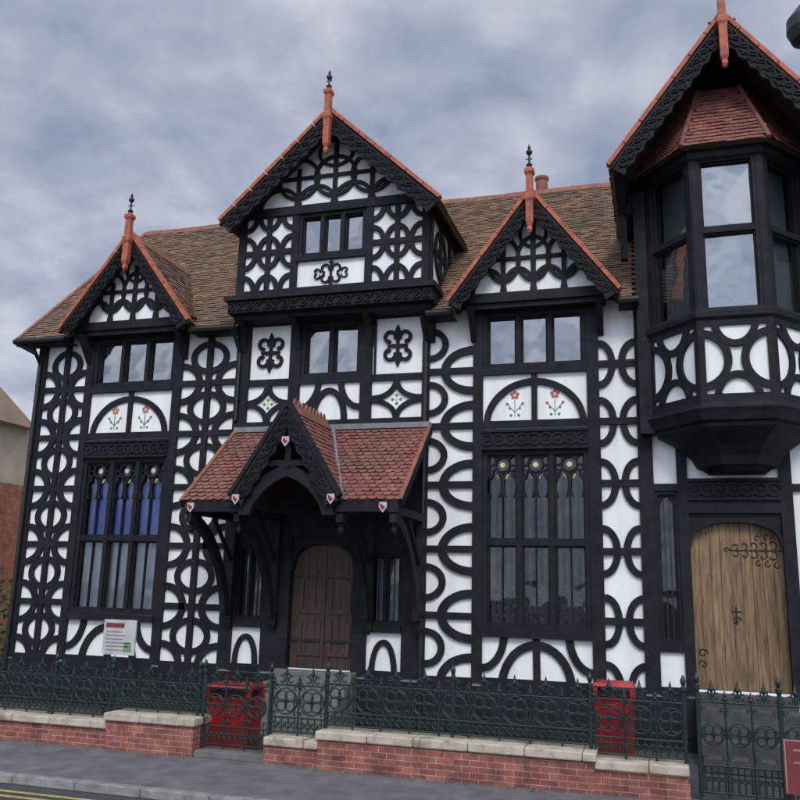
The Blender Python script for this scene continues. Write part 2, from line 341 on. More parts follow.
# fleur ornaments either side of upper centre window
for cx in(-7.28,-4.62):
    cz=5.98
    T.rect(FR,cx-.03,cx+.03,cz-.3,cz+.3,0,.045,'timber'); T.rect(FR,cx-.13,cx+.13,cz-.035,cz+.035,0,.042,'timber')
    for sx in(-1,1):
        for sz in(-1,1):
            a0,a1=(-80,205)
            if sx<0: a0,a1=180-a1,180-a0
            if sz<0: a0,a1=-a1,-a0
            T.ring(FR,cx+sx*.15,cz+sz*.175,.135,.135,.065,a0=a0,a1=a1,d=.04,n=26)
            T.disc(FR,cx+sx*.175,cz+sz*.085,.045,0,.042,'timber')
        T.disc(FR,cx+sx*.17,cz,.035,0,.04,'timber')
        T.prism(FR,[(cx-.065,cz+sx*.27),(cx,cz+sx*.17),(cx+.065,cz+sx*.27),(cx+.03,cz+sx*.36),(cx,cz+sx*.42),(cx-.03,cz+sx*.36)][::sx],0,.046,'timber')
    T.rect(FR,cx-.47,cx-.43,5.43,6.54,0,.05,'timber')
# porch back wall timbers; black board above paints in shade under the roof
T.rect(FR,-7.84,-4.1,2.35,4.4,0,.05,'timber'); post(-7.13,-6.59,-.1,2.36); post(-5.34,-5.07,-.1,2.36); post(-4.41,-4.12,-.1,2.36); post(-7.84,-7.74,-.1,2.36)
rail(-7.75,-7.13,2.28,.22); rail(-5.07,-4.41,2.22,.34)
for a,b in((-7.75,-7.13),(-5.07,-4.41)):
    rail(a,b,.73,.12,d=.09); rail(a,b,-.06,.14); c=(a+b)/2; T.ring(FR,c,0,.26,.55,.1,clip=R(a,b,0,.68))
T.rect(FR,-12.86,.5,-.95,-.15,0,.09,'timber')
T.wobble()
T.done(house)
fl=MB('painted_flowers')
for c in(-10.41,-2.02):
    for sx in(-1,1):
        cx=c+sx*.36;cz=4.80
        for i in range(5):
            a=math.radians(90+72*i); fl.disc(FR,cx+.055*math.cos(a),cz+.12+.055*math.sin(a),.035,0,.003,'rflower',8)
        fl.disc(FR,cx,cz+.12,.025,0,.005,'yellow',8)
        fl.bar(FR,(cx,cz+.04),(cx,cz-.28),.014,0,.002,'gflower')
        for s in(-1,1):
            fl.bar(FR,(cx,cz-.2),(cx+s*.13,cz-.05),.014,0,.002,'gflower'); fl.disc(FR,cx+s*.14,cz-.04,.03,0,.003,'rflower',7); fl.disc(FR,cx+s*.07,cz-.25,.03,0,.003,'gflower',6)
            fl.disc(FR,cx+s*.09,cz-.12,.022,0,.003,'gflower',6,.035)
for cx in(-7.28,-4.62):
    for i in range(4):
        a=math.radians(90*i); fl.disc(FR,cx+.08*math.cos(a),4.93+.08*math.sin(a),.035,0,.003,'gflower',7)
    fl.disc(FR,cx,4.93,.035,0,.005,'yellow',8)
fl.done(house)
# --- windows
def arch_pts(x0,x1,z,h,n=10):
    c=(x0+x1)/2; w=c-x0; pts=[]
    for i in range(n+1):
        t=i/n; a=t*math.pi/2; pts.append((x0+w*(1-math.cos(a))**1.15, z+h*math.sin(a)**.85))
    return pts+[(2*c-p[0],p[1]) for p in reversed(pts[:-1])]
def window(name,fr,w,lights,transoms=(),glass='glass_hi',fill='curtain',tracery=False,fw=.09,mull=.09,lead=0):
    x0,x1,z0,z1=w; g=MB(name)
    di=-.02
    g.rect(fr,x0,x0+fw,z0,z1,-.12,di+.05,'timber'); g.rect(fr,x1-fw,x1,z0,z1,-.12,di+.05,'timber')
    g.rect(fr,x0+fw,x1-fw,z1-fw,z1,-.12,di+.045,'timber'); g.rect(fr,x0+fw,x1-fw,z0,z0+fw*.9,-.12,di+.045,'timber')
    a=x0+fw;b=x1-fw; st=(b-a)/lights
    for i in range(1,lights): g.rect(fr,a+st*i-mull/2,a+st*i+mull/2,z0+fw*.9,z1-fw,-.12,di+.04,'timber')
    for t in transoms: g.rect(fr,a,b,t-.05,t+.05,-.12,di+.03,'timber')
    zt=z1-fw
    for i in range(lights):
        l=a+st*i+(mull/2 if i else 0); r=a+st*(i+1)-(mull/2 if i<lights-1 else 0)
        ff=.03
        seg=[z0+fw*.9]+[t for t in transoms]+[zt]
        for j in range(len(seg)-1):
            s0=seg[j]+(.05 if j else 0); s1=seg[j+1]-(.05 if j<len(seg)-2 else 0)
            for q in((l,l+ff,s0,s1),(r-ff,r,s0,s1),(l+ff,r-ff,s0,s0+ff),(l+ff,r-ff,s1-ff,s1)): g.rect(fr,*q,-.1,di-.01,'timber')
            if lead:
                for e in range(1,lead): 
                    xx=l+(r-l)*e/lead; g.rect(fr,xx-.008,xx+.008,s0,s1,-.09,-.055,'iron')
        if tracery:
            c=(l+r)/2;hw=(r-l)/2; zb=zt-.75
            cl=R(l,r,zb,zt)
            for s in(-1,1):
                cc=c+s*hw/2; g.ring(fr,cc-hw*.28,zb+.2,hw*.80,hw*1.3,.035,clip=R(cc,cc+hw/2,zb,zt),d=-.03,d0=-.1,n=28)
                g.ring(fr,cc+hw*.28,zb+.2,hw*.80,hw*1.3,.035,clip=R(cc-hw/2,cc,zb,zt),d=-.03,d0=-.1,n=28)
            g.ring(fr,c,zt-.17,.15,.15,.035,clip=cl,d=-.028,d0=-.1,n=20)
            for s in(-1,1):
                g.ring(fr,c+s*hw*.78,zt-.10,.10,.10,.03,clip=cl,d=-.032,d0=-.1,n=16)
                g.ring(fr,c+s*hw*.9,zt-.34,.08,.10,.03,clip=cl,d=-.034,d0=-.1,n=16)
            g.rect(fr,c-.015,c+.015,zb-.1 if not transoms else transoms[0]+.05,zt-.3,-.1,-.035,'timber')
            if transoms: g.rect(fr,c-.013,c+.013,z0+fw*.9+ff,transoms[0]-.05-ff,-.1,-.04,'timber')
            g.disc(fr,c,zt-.17,.05,-.09,-.07,'yellow',10)
            for s in(-1,1): g.disc(fr,c+s*hw*.3,zt-.36,.03,-.09,-.072,'yellow',8)
            for q in range(3): g.disc(fr,c+(q-1)*.06,zt-.40+.02*(q%2),.026,-.09,-.073,'yellow',7)
    O,U,V,N=fr
    P=lambda x,z,d:O+U*x+V*z+N*d
    for i in range(lights):
        l=a+st*i;r=l+st; seg=[z0+.05]+list(transoms)+[zt]
        for j in range(len(seg)-1):
            t1=random.uniform(-.006,.006);t2=random.uniform(-.006,.006)
            g.face([P(l,seg[j],-.085+t1),P(r,seg[j],-.085-t1),P(r,seg[j+1],-.085+t2),P(l,seg[j+1],-.085-t2+t1)],glass)
    def wavy(xa,xb,za,zb,d,k,amp=.035,wl=.11):
        n=max(2,int((xb-xa)/.02)); ph=random.random()*6
        pr=[(xa+(xb-xa)*i/n, d+amp*math.sin(ph+(xa+(xb-xa)*i/n)*2*math.pi/wl+.9*math.sin(i*.13+ph))) for i in range(n+1)]
        for i in range(n): g.face([P(pr[i][0],za,pr[i][1]),P(pr[i+1][0],za,pr[i+1][1]),P(pr[i+1][0],zb,pr[i+1][1]),P(pr[i][0],zb,pr[i][1])],k)
    if fill=='curtain': wavy(a,a+.3*(b-a),z0,z1,-.4,'curtain'); wavy(b-.33*(b-a),b,z0,z1,-.4,'curtain')
    elif fill=='net': wavy(a,b,z0,z1,-.35,'curtain',.02)
    elif fill=='blind': g.face([P(a,z0,-.22),P(b,z0,-.22),P(b,z1,-.22),P(a,z1,-.22)],'blind')
    elif fill=='half':
        h=random.uniform(.25,.5)
        g.face([P(a,z0+h*(z1-z0),-.22),P(b,z0+h*(z1-z0),-.22),P(b,z1,-.22),P(a,z1,-.22)],'slat')
        wavy(a,a+.2*(b-a),z0,z1,-.3,'blind')
    elif fill=='bluenet':
        wavy(a,b,z0,transoms[0]-.02,-.2,'curtain',.025,.14); wavy(a,b,transoms[0],z1,-.2,'blue',.03,.2)
    elif fill=='vblind':
        n=int((b-a)/.125)
        for i in range(n):
            xx=a+(b-a)*(i+.5)/n; wv=.028+random.uniform(-.004,.006)
            g.face([P(xx-wv,z0,-.26),P(xx+wv,z0,-.30),P(xx+wv,z1,-.30),P(xx-wv,z1,-.26)],'slat')
        wavy(a,b,z0,z0+.75,-.36,'lace',.01,.09)
    g.done(house)
window('upper_window_left',FR,WB_u,3,fill='half')
window('upper_window_centre',FR,WD,2,fill='half')
window('upper_window_right',FR,WF_u,3,fill='half')
window('hall_window_left',FR,WB_l,3,(2.28,),'glass_lo','bluenet',True)
window('hall_window_right',FR,WF_l,3,(2.28,),'glass_lo','vblind',True)
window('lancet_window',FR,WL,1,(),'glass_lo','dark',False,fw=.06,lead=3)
window('porch_window_left',FR,PW1,2,(),'glass_lo','net',False,fw=.06,mull=.05,lead=2)
window('porch_window_right',FR,PW2,2,(),'glass_lo','net',False,fw=.06,mull=.05,lead=2)
ex=MB('lancet_head')
ex.prism(FR,[(.02,2.7),(.04,2.86),(.09,3.0),(.165,3.11),(.02,3.11)],-.1,-.02,'timber')
ex.prism(FR,[(.31,2.7),(.31,3.11),(.165,3.11),(.24,3.0),(.29,2.86)],-.1,-.02,'timber')
ex.done(house)
# --- doors
def door(name,w,planks,mat,spring,arch_h,hinges):
    x0,x1,z0,z1=w; g=MB(name); n=planks; st=(x1-x0)/n
    for i in range(n):
        a=x0+st*i+.006;b=x0+st*(i+1)-.006
        g.rect(FR,a,b,z0,z1,-.2,-.12+random.uniform(0,.006),mat)
    g.rect(FR,x0,x1,z0,z1,-.22,-.135,mat)
    pts=arch_pts(x0+.02,x1-.02,spring,arch_h,12)
    m=len(pts)//2; c=(x0+x1)/2
    g.prism(FR,[(x0,spring)]+pts[0:m+1]+[(c,z1),(x0,z1)],-.12,.0,'timber')
    g.prism(FR,[(x1,spring),(x1,z1),(c,z1)]+pts[m:],-.12,.001,'timber')
    for i in range(len(pts)-1): g.bar(FR,pts[i],pts[i+1],.05,-.12,.03,'timber')
    g.done(house,bevel=0)
    if hinges:
        sp=[]
        def V3(x,z): return (x,.112,z)
        def spiral(cx,cz,r,a0,turn,n=14): 
            return [V3(cx+r*(1-.75*i/n)*math.cos(a0+turn*i/n),cz+r*(1-.75*i/n)*math.sin(a0+turn*i/n)) for i in range(n+1)]
        for hz,ln in hinges:
            xr=x1-.02; nq=int(ln/.14)
            sp.append(([V3(xr,hz),V3(xr-ln,hz)],False))
            for q in range(nq):
                bx=xr-.12-.14*q; rr=.085*(1-.45*q/nq)+.01
                for s in(-1,1):
                    sp.append((spiral(bx-.03,hz+s*rr,rr,-s*math.pi/2,s*4.6),False))
                    if q<nq*.6: sp.append((spiral(bx+.05,hz+s*(rr*2+.05),rr*.7,-s*math.pi/2,-s*4.6),False))
            sp.append((spiral(xr-ln-.04,hz,.05,0,5.5),False))
        sp.append(([V3(x0+.68,1.02),V3(x0+.68,1.3)],False)); sp.append(([V3(x0+.6,1.22),V3(x0+.76,1.22)],False))
        sp.append((spiral(x0+.68,1.08,.07,0,6.2),False))
        sp.append((spiral(x0+.14,.55,.08,0,6.2),False)); sp.append((spiral(x0+.14,.38,.07,3,-6.2),False))
        curves(name+'_hinges',sp,.010,'iron',house)
door('oak_door',(.5,1.94,0,2.8),9,'oak',2.25,.42,((2.2,.8),))
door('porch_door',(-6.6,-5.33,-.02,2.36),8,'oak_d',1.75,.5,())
pd=MB('porch_door_panels')
for i in range(2):
    for z in(.2,.95):
        a=-6.5+i*.58; pd.rect(FR,a+.06,a+.5,z,z+.07,-.12,-.09,'oak_d'); pd.rect(FR,a+.06,a+.13,z+.07,z+.6,-.12,-.09,'oak_d'); pd.rect(FR,a+.43,a+.5,z+.07,z+.6,-.12,-.09,'oak_d')
pd.rect(FR,-5.99,-5.93,0,2.1,-.12,-.08,'oak_d')
for z in(.45,1.6): pd.rect(FR,-6.55,-6.0,z,z+.05,-.12,-.075,'iron'); pd.rect(FR,-5.92,-5.38,z,z+.05,-.12,-.075,'iron')
pd.done(house)
st=MB('door_steps')
for i in range(5):
    for a,b,k in((-6.75,-5.2,'stone'),(.5,1.95,'stone_d')):
        st.box(a+.001*i,b-.001*i,-.10-.3*(i+1),-.095 if i==0 else -.10-.3*i,-.945,-.03-.18*i,k)
st.done(house,bevel=.012)
# ------------------------------------------------------------ roofs
YE=-.42; ZE=6.45; YR=3.9; ZR=10.75
vs=Vector((0,YR-YE,ZR-ZE)); SL=vs.length
mainfr=frame((-13.1,YE,ZE),X,vs)
def zroof(y): return ZE+(y-YE)*(ZR-ZE)/(YR-YE)
GAB=[(-10.35,1.42,6.55,8.5),(-1.98,1.42,6.55,8.5)]
def cull(p):
    for cx,h,z0,z1 in GAB:
        if abs(p.x-cx)<h*(1-(p.z-z0)/(z1-z0)): return True
    if -7.75<p.x<-3.97 and p.z<8.4 : return True
    if -7.75<p.x<-3.97 and abs(p.x+5.86)<2.1*(10.5-p.z)/2.1: return True
    if p.x>-.25 and abs(p.x-1.35)<1.8*(10.9-p.z)/2.4: return True
    return False
rf=MB('main_roof')
tiles(rf,mainfr,R(0,17.1,0,SL),.17,.105,'tile_b',cull=cull)
for a,b,y0 in((-13.05,-7.84,-.26),(-7.84,-3.96,.4),(-3.96,4.0,-.26)):
    rf.face([(a,y0,zroof(y0)-.02),(b,y0,zroof(y0)-.02),(b,3.9,10.72),(a,3.9,10.72)],'under')
rf.face([(-13.05,8.2,6.45),(4,8.2,6.45),(4,3.9,10.72),(-13.05,3.9,10.72)],'tile_b')
for i in range(38):
    x=-13.1+i*.45; dz=random.uniform(-.012,.012); rf.prism(frame((x,0,dz),Y,Z,X),[(YR-.14,ZR-.10),(YR-.03,ZR+.06),(YR+.03,ZR+.06),(YR+.14,ZR-.10)],0,.44,'ridge')
rf.bar(frame((-13.16,0,0),Y,Z,-X),(YE,ZE-.05),(YR,ZR-.05),.16,-.06,0,'timber'); rf.bar(frame((-13.16,0,0),Y,Z,-X),(YE,ZE+.05),(YR,ZR+.05),.04,-.08,.01,'ridge')
rf.done(house)
ev=MB('gutters_and_downpipes')
for a,b in((-13.12,-11.82),(-8.88,-7.86),(-3.95,-3.45),(-.5,-.15)):
    ev.tube((a,-.5,6.42),(b,-.5,6.42),.06,'iron'); ev.box(a,b,-.44,-.41,6.36,6.46,'timber'); ev.box(a,b,-.41,-.06,6.37,6.385,'timber')
def pipe(x,z0,z1,kink=True):
    ev.tube((x,-.1,z0),(x,-.1,z1),.04,'iron')
    if kink: ev.tube((x,-.1,z1),(x,-.47,6.4),.04,'iron')
    z=z0+.4
    while z<z1: ev.tube((x,-.1,z),(x,-.1,z+.07),.055,'iron'); z+=1.5
pipe(-12.72,-.9,6.0); pipe(-7.92,4.6,6.0); pipe(-4.04,-.9,6.0); 
ev.tube((-13.1,-.5,6.4),(-12.72,-.3,6.2),.045,'iron')
ev.done(house,smooth=False)
# small chimney pot behind the ridge
cpt=MB('chimney_pot'); cpt.lathe((-2.35,4.05,0),[(.16,10.5),(.14,11.1),(.17,11.14),(.17,11.2),(.12,11.22)],'ridge',n=12); cpt.done(house)
def gable(name,cx,h,ze,za,yf,yb,wall_y,bw,wall_z0,fin_lo,fin_hi,tilek='tile_b',timber_in=True,relief=True,tw=.17,g=.105,scal=False,open_=False,verge='terra',ext=0):
    mb=MB(name)
    L=math.hypot(h,za-ze); c=h/L; s=(za-ze)/L
    frR=frame((cx+h,yf,ze),Y,(-c,0,s)); frL=frame((cx-h,yb,ze),-Y,(c,0,s))
    W=yb-yf
    for fr in(frR,frL):
        tiles(mb,fr,R(0,W,0,L),tw,g,tilek,scallop=scal)
        mb.prism(fr,R(.02,W-.02,.0,L),-.07,-.005,'under')
    y=yf
    while y<yb: mb.prism(frame((0,y,0),X,Z,Y),[(cx-.12,za-.12),(cx-.03,za+.05),(cx+.03,za+.05),(cx+.12,za-.12)],0,min(.34,yb-y),'ridge'); y+=.35
    F=frame((cx,yf,0),X,Z)
    for sx in(-1,1):
        n=int(L/.13); lo=[]
        for i in range(n+1):
            t=i/n; ww=bw*(1-.16*abs(math.sin(math.pi*i/2)))
            px=sx*h*(1-t); pz=ze+(za-ze)*t
            lo.append((px- sx*s*ww, pz-c*ww))
        lo=[(min(q[0],0) if sx<0 else max(q[0],0),q[1]) for q in lo]
        poly=[(sx*h,ze-.03),(0,za-.03)]+list(reversed(lo))
        if sx>0: poly=poly[::-1]
        mb.prism(F,poly,0,.06+.002*(sx+1),'timber')
        # verge cap as separate ridge tiles
        nv=max(2,int(L/.42)); p0=Vector((sx*(h+.03),ze+.02)); p1=Vector((0,za+.05))
        for q in range(nv):
            mb.bar(F,p0.lerp(p1,q/nv+.003),p0.lerp(p1,(q+1)/nv-.003),.07+random.uniform(-.004,.004),-.05,.10+random.uniform(-.003,.003),verge)
        mb.bar(F,(sx*h,ze-.07),(0,za-.03-.05),.04,0,.085,'timber')
        if relief:
            BF=frame((cx+sx*h,yf,ze),(-sx*c,0,s),(-sx*s,0,-c),(0,-1,0))
            q=.16
            while q<L-.1:
                mb.ring(BF,q,bw*.5,bw*.27,bw*.27,bw*.07,d=.085,d0=.05,n=12,a0=40,a1=330); 
                mb.bar(BF,(q-bw*.1,bw*.35),(q+bw*.3,bw*.62),.02,.05,.082,'timber')
                mb.bar(BF,(q+bw*.15,bw*.2),(q+bw*.5,bw*.8),.03,.05,.08,'timber')
                q+=bw*.68
    if not open_:
        wf=FRy(wall_y); xs=h*.97
        top=za-.05
        hb=min(xs*(top-wall_z0)/(top-ze),xs)
        mb.prism(wf,[(cx-hb,wall_z0),(cx+hb,wall_z0),(cx,top)],-.1,0,'white' if timber_in else 'timber')
        if timber_in:
            tri=[(cx-hb,wall_z0),(cx+hb,wall_z0),(cx,top)]
            hh=top-wall_z0
            mb.rect(wf,cx-.045,cx+.045,wall_z0,top-.1,0,.05,'timber')
            mb.rect(wf,cx-hb*.6,cx+hb*.6,wall_z0+hh*.36,wall_z0+hh*.36+.07,0,.047,'timber')
            for i in(-1,1): mb.rect(wf,cx+i*hb*.42-.04,cx+i*hb*.42+.04,wall_z0,wall_z0+hh*.5,0,.052,'timber')
            rr=hb*.26
            for i in(-1.5,-.5,.5,1.5):
                mb.ring(wf,cx+i*hb*.42,wall_z0-.02,rr,hh*.30,.075,clip=tri,d=.04)
            for i in(-1,0,1):
                mb.ring(wf,cx+i*hb*.42,wall_z0+hh*.37,rr*.95,hh*.26,.07,clip=tri,d=.042)
            mb.ring(wf,cx,wall_z0+hh*.66,rr*.8,hh*.18,.06,clip=tri,d=.038)
    y=yf-.15
    if fin_hi:
        zt=fin_hi
        mb.lathe((cx,y,0),[(.03,fin_lo),(.07,fin_lo+.06),(.05,fin_lo+.12),(.09,fin_lo+.2),(.09,za-.25),(.12,za-.2),(.12,za-.12),(.085,za-.08),(.085,za+.28+ext),(.12,za+.32+ext),(.12,za+.38+ext),(.04,za+.44+ext)],'terra',sq=True)
        mb.lathe((cx,y,0),[(.03,za+.42+ext),(.06,za+.48+ext),(.02,za+.52+ext),(.02,zt-.22),(.055,zt-.18),(.06,zt-.14),(.02,zt-.1),(.03,zt-.07),(.005,zt)],'iron',n=8)
        mb.tube((cx-.06,y,za+.60+ext),(cx+.06,y,za+.60+ext),.012,'iron')
    return mb
for cx,h in((-10.35,1.5),(-1.98,1.5)):
    g=gable('small_gable',cx,h,6.56,8.56,-.6,2.0,-.3,.27,6.76,7.72,9.45)
    g.box(cx-1.42,cx+1.42,-.36,.0,6.6,6.78,'timber'); g.box(cx-1.25,cx+1.25,-.3,.0,6.5,6.6,'timber')
    for sx in(-1,1):
        g.prism(frame((cx+sx*1.15-.05,0,0),Y,Z,X),[(0,5.95),(-.08,5.95),(-.5,6.5),(0,6.5)],0,.1,'timber')
    g.done(house)
# ---- central dormer
dm=gable('central_dormer_roof',-5.86,2.24,8.47,10.58,-.9,3.8,-.48,.34,8.78,9.62,11.42)
dm.done(house)
C=MB('central_dormer'); CX=-5.87
dfr=FRy(-.48); W3=(-6.58,-5.17,7.76,8.66)
wallholes(C,dfr,-7.84,-3.92,6.95,8.8,[W3],-.15,0,'white')
def cr(x0,x1,z0,z1,d=.05): C.rect(dfr,x0,x1,z0,z1,0,d+jit(),'timber')
cr(-7.86,-7.72,6.95,8.75,.06); cr(-4.04,-3.90,6.95,8.75,.06); cr(-6.72,-6.58,6.95,8.8,.06); cr(-5.17,-5.03,6.95,8.8,.06)
cr(-7.86,-3.9,8.66,8.84,.08); cr(-7.86,-3.9,6.98,7.12,.07); cr(-6.6,-5.15,7.66,7.76,.08)
cr(-7.8,-6.7,7.86,7.97); cr(-5.05,-4,7.86,7.97)
for a,b in((-7.72,-6.72),(-5.03,-4.04)):
    m=(a+b)/2; cr(m-.05,m+.05,7.1,8.7)
    for z in(7.10,7.92,8.72):
        for x in(a,m,b): C.ring(dfr,x,z,.27,.36,.10,clip=R(a,b,7.12,8.66))
cx=-5.87
for s in(-1,1):
    for t in(-1,1):
        a0,a1=(-80,205)
        if s<0: a0,a1=180-a1,180-a0
        if t<0: a0,a1=-a1,-a0
        C.ring(dfr,cx+s*.11,7.38+t*.10,.10,.10,.04,d=.03,n=20,a0=a0,a1=a1)
        C.ring(dfr,cx+s*.28,7.38+t*.05,.07,.06,.025,d=.03,n=16,a0=a0,a1=a1)
C.rect(dfr,cx-.02,cx+.02,7.16,7.62,0,.035,'timber'); C.disc(dfr,cx,7.6,.04,0,.034,'timber'); C.disc(dfr,cx,7.17,.04,0,.034,'timber')
for sx,xx in((1,-3.92),(-1,-7.84)):
    f=frame((xx,0,0),Y*sx,Z,(sx,0,0))
    def q(y0,y1,z0,z1,d=.05):
        a,b=sorted((y0*sx,y1*sx)); C.rect(f,a,b,z0,z1,0,d+jit(),'timber')
    C.box(min(xx,xx-sx*.1),max(xx,xx-sx*.1),-.47,2.0,6.9,8.75,'white')
    q(-.48,-.34,6.95,8.6,.06); q(.28,.40,6.95,8.6); q(1.0,1.12,6.95,8.6); q(-.4,2,7.8,7.9,.045); q(-.4,2,8.45,8.6,.06); q(-.4,2,6.95,7.1,.06)
    a=.34*sx; C.ring(f,a,7.85,.45,.5,.1,clip=R(*sorted((-.34*sx,1.0*sx)),7.1,8.45))
C.box(-7.98,-3.8,-.62,.0,6.66,6.98,'timber'); C.box(-8.04,-3.74,-.7,.0,6.9,7.0,'timber'); C.box(-7.9,-3.88,-.45,.0,6.56,6.66,'timber')
jf=FRy(-.62); 
n=22
for i in range(n):
    x=-7.98+4.18*(i+.5)/n; C.ring(jf,x,6.78,.085,.085,.025,d=.03,n=12,a0=30 if i%2 else 210,a1=300 if i%2 else 480); C.bar(jf,(x-.08,6.70),(x+.08,6.86),.02,0,.025,'timber')
for x in(-7.9,-6.73,-5.23,-4.0):
    C.prism(frame((x,0,0),Y,Z,X),[(0,6.0),(-.08,6.0),(-.2,6.35),(-.5,6.6),(0,6.6)],0,.12,'timber')
C.wobble(.006)
C.done(house)
window('dormer_window',dfr,W3,3,fill='half',fw=.07,mull=.08)
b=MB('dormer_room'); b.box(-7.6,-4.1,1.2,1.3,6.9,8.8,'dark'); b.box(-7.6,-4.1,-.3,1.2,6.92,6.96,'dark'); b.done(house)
# ------------------------------------------------------------ porch
PC=-5.93
pr=gable('porch_gable',PC,.97,2.88,4.45,-1.95,-.25,0,.26,0,0,0,tilek='tile_r',relief=True,tw=.15,g=.10,scal=True,open_=True,verge='timber')
pv=Vector((0,1.85,4.42-2.84)); PLn=pv.length
pfr=frame((PC-1.99,-1.85,2.84),X,pv)
def pcull(p): return abs(p.x-PC)<.9*(4.42-p.z)/1.57
tiles(pr,pfr,R(0,3.98,0,PLn),.155,.115,'tile_r',scallop=True,cull=pcull)
for a,b in((0,1.1),(2.9,3.98)): pr.prism(pfr,R(a+.02,b-.02,0,PLn-.05),-.07,-.005,'under')
pr.prism(pfr,R(1.1,2.9,1.3,PLn-.05),-.07,-.006,'under')
for x in(0,3.98): pr.prism(pfr,R(x-.03,x+.03,-.02,PLn),-.12,.03,'timber'); pr.prism(pfr,R(x-.035,x+.035,-.02,PLn),.03,.045,'ridge')
pr.box(PC-1.99,PC+1.99,-.14,-.02,4.36,4.46,'lead')
for sx in(-1,1):
    pr.bar(pfr,(1.99+sx*.99,0),(1.99+sx*.05,PLn),.06,.02,.04,'lead')
y=-1.8
while y<-.3: pr.prism(frame((PC-.02,y,0),Y,Z,X),[(0,4.48),(.14,4.48),(.1,4.57),(.07,4.62),(.04,4.57)],0,.04,'tile_r'); y+=.17
pr.box(PC-1.95,PC-.95,-1.84,-1.72,2.66,2.82,'timber'); pr.box(PC+.95,PC+1.95,-1.84,-1.72,2.66,2.82,'timber')
for x in(PC-1.9,PC-.98,PC+.88,PC+1.8):
    pr.box(x,x+.12,-1.85,-.05,2.62,2.76,'timber'); pr.box(x,x+.12,-.2,-.04,.9,2.62,'timber')
    pr.lathe((x+.06,-.14,0),[(.02,.62),(.09,.74),(.09,.82),(.07,.9)],'timber',sq=True)
    sf=frame((x+.01,0,0),Y,Z,X)
    pr.ring(sf,-2.1,.35,1.95,2.35,.19,clip=R(-1.85,-.1,.9,2.65),d=.1,n=90,d0=0)
    pr.bar(sf,(-.95,2.62),(-.15,1.85),.07,.03,.07,'timber')
    pr.lathe((x+.06,-1.72,0),[(.02,2.3),(.06,2.36),(.04,2.42),(.07,2.5),(.07,2.64)],'timber',sq=True)
gf=FRy(-1.9)
pr.ring(gf,PC+.35,2.35,1.25,1.15,.2,clip=[(PC-.95,2.6),(PC,2.6),(PC,4.4),(PC-.95,2.88)],d=.0,d0=-.1,n=60)
pr.ring(gf,PC-.35,2.35,1.25,1.15,.2,clip=[(PC,2.6),(PC+.95,2.6),(PC+.95,2.88),(PC,4.4)],d=.0,d0=-.1,n=60)
pr.rect(gf,PC-.05,PC+.05,3.4,4.3,-.1,.02,'timber')
pr.rect(gf,PC-.62,PC+.62,3.42,3.52,-.1,.01,'timber')
for x,z in((PC,3.83),(PC-.86,2.86),(PC+.86,2.86),(PC+1.7,2.74),(PC-1.8,2.74)):
    sfm=FRy(-2.03 if abs(x-PC)<1 else -1.86)
    pr.prism(sfm,[(x-.065,z+.07),(x-.065,z-.02),(x,z-.10),(x+.065,z-.02),(x+.065,z+.07)],0,.02,'sign_w'); pr.prism(sfm,[(x-.045,z+.055),(x-.045,z-.01),(x,z-.06),(x+.045,z-.01)],.02,.025,'red')
pr.done(house)
# ------------------------------------------------------------ right wing with oriel
RC=1.35
rg=gable('wing_gable',RC,1.88,8.42,10.92,-1.5,4.0,-.3,.30,8.1,9.9,12.6,timber_in=False,ext=.9)
rg.box(-.16,4.0,-.3,0.0,6.0,8.75,'timber'); rg.box(-.16,3.9,.0,4.0,6.6,8.45,'timber')
rg.box(-.2,.03,-.34,0.0,4.1,8.5,'timber')
for sx in(-1,1):
    x=RC+sx*1.72; rg.box(x-.1,x+.1,-1.48,3.5,8.3,8.42,'timber')
    rg.prism(frame((x-.06,0,0),Y,Z,X),[(-.3,7.2),(-.45,7.2),(-.7,7.9),(-1.4,8.3),(-.3,8.3)],0,.12,'timber')
rg.done(house)
OC=Vector((1.30,-.1)); OP=[(.02,-.3),(.76,-1.15),(1.84,-1.15),(2.58,-.3)]
O=MB('oriel_window')
def scaled(s): return [(OC.x+(p[0]-OC.x)*s, OC.y+(p[1]-OC.y)*s) for p in OP]
def loft(prof,k):
    for i in range(len(prof)-1):
        (z0,s0),(z1,s1)=prof[i],prof[i+1]
        A=scaled(s0);B=scaled(s1); A=[(A[0][0],0)]+A+[(A[-1][0],0)];B=[(B[0][0],0)]+B+[(B[-1][0],0)]
        for j in range(5): O.face([(*A[j],z0),(*A[j+1],z0),(*B[j+1],z1),(*B[j],z1)],k)
    A=scaled(prof[0][1]); O.face([(A[-1][0],0,prof[0][0])]+[(*p,prof[0][0]) for p in reversed(A)]+[(A[0][0],0,prof[0][0])],k)
    A=scaled(prof[-1][1]); O.face([(A[0][0],0,prof[-1][0])]+[(*p,prof[-1][0]) for p in A]+[(A[-1][0],0,prof[-1][0])],k)
loft([(3.42,.34),(3.5,.42),(3.52,.48),(3.66,.54),(3.8,.64),(3.92,.78),(4.02,.92),(4.06,.96),(4.12,.96),(4.14,1.03),(4.26,1.07),(4.32,1.10),(4.36,1.05),(4.46,1.03)],'timber')
loft([(5.74,1.03),(5.8,1.08),(5.88,1.08),(5.95,1.03)],'timber')
loft([(8.52,1.03),(8.56,1.08),(8.68,1.10),(8.72,1.14),(8.76,1.14)],'timber')
P3=[Vector((*p,0)) for p in OP]
rr=MB('oriel_roof')
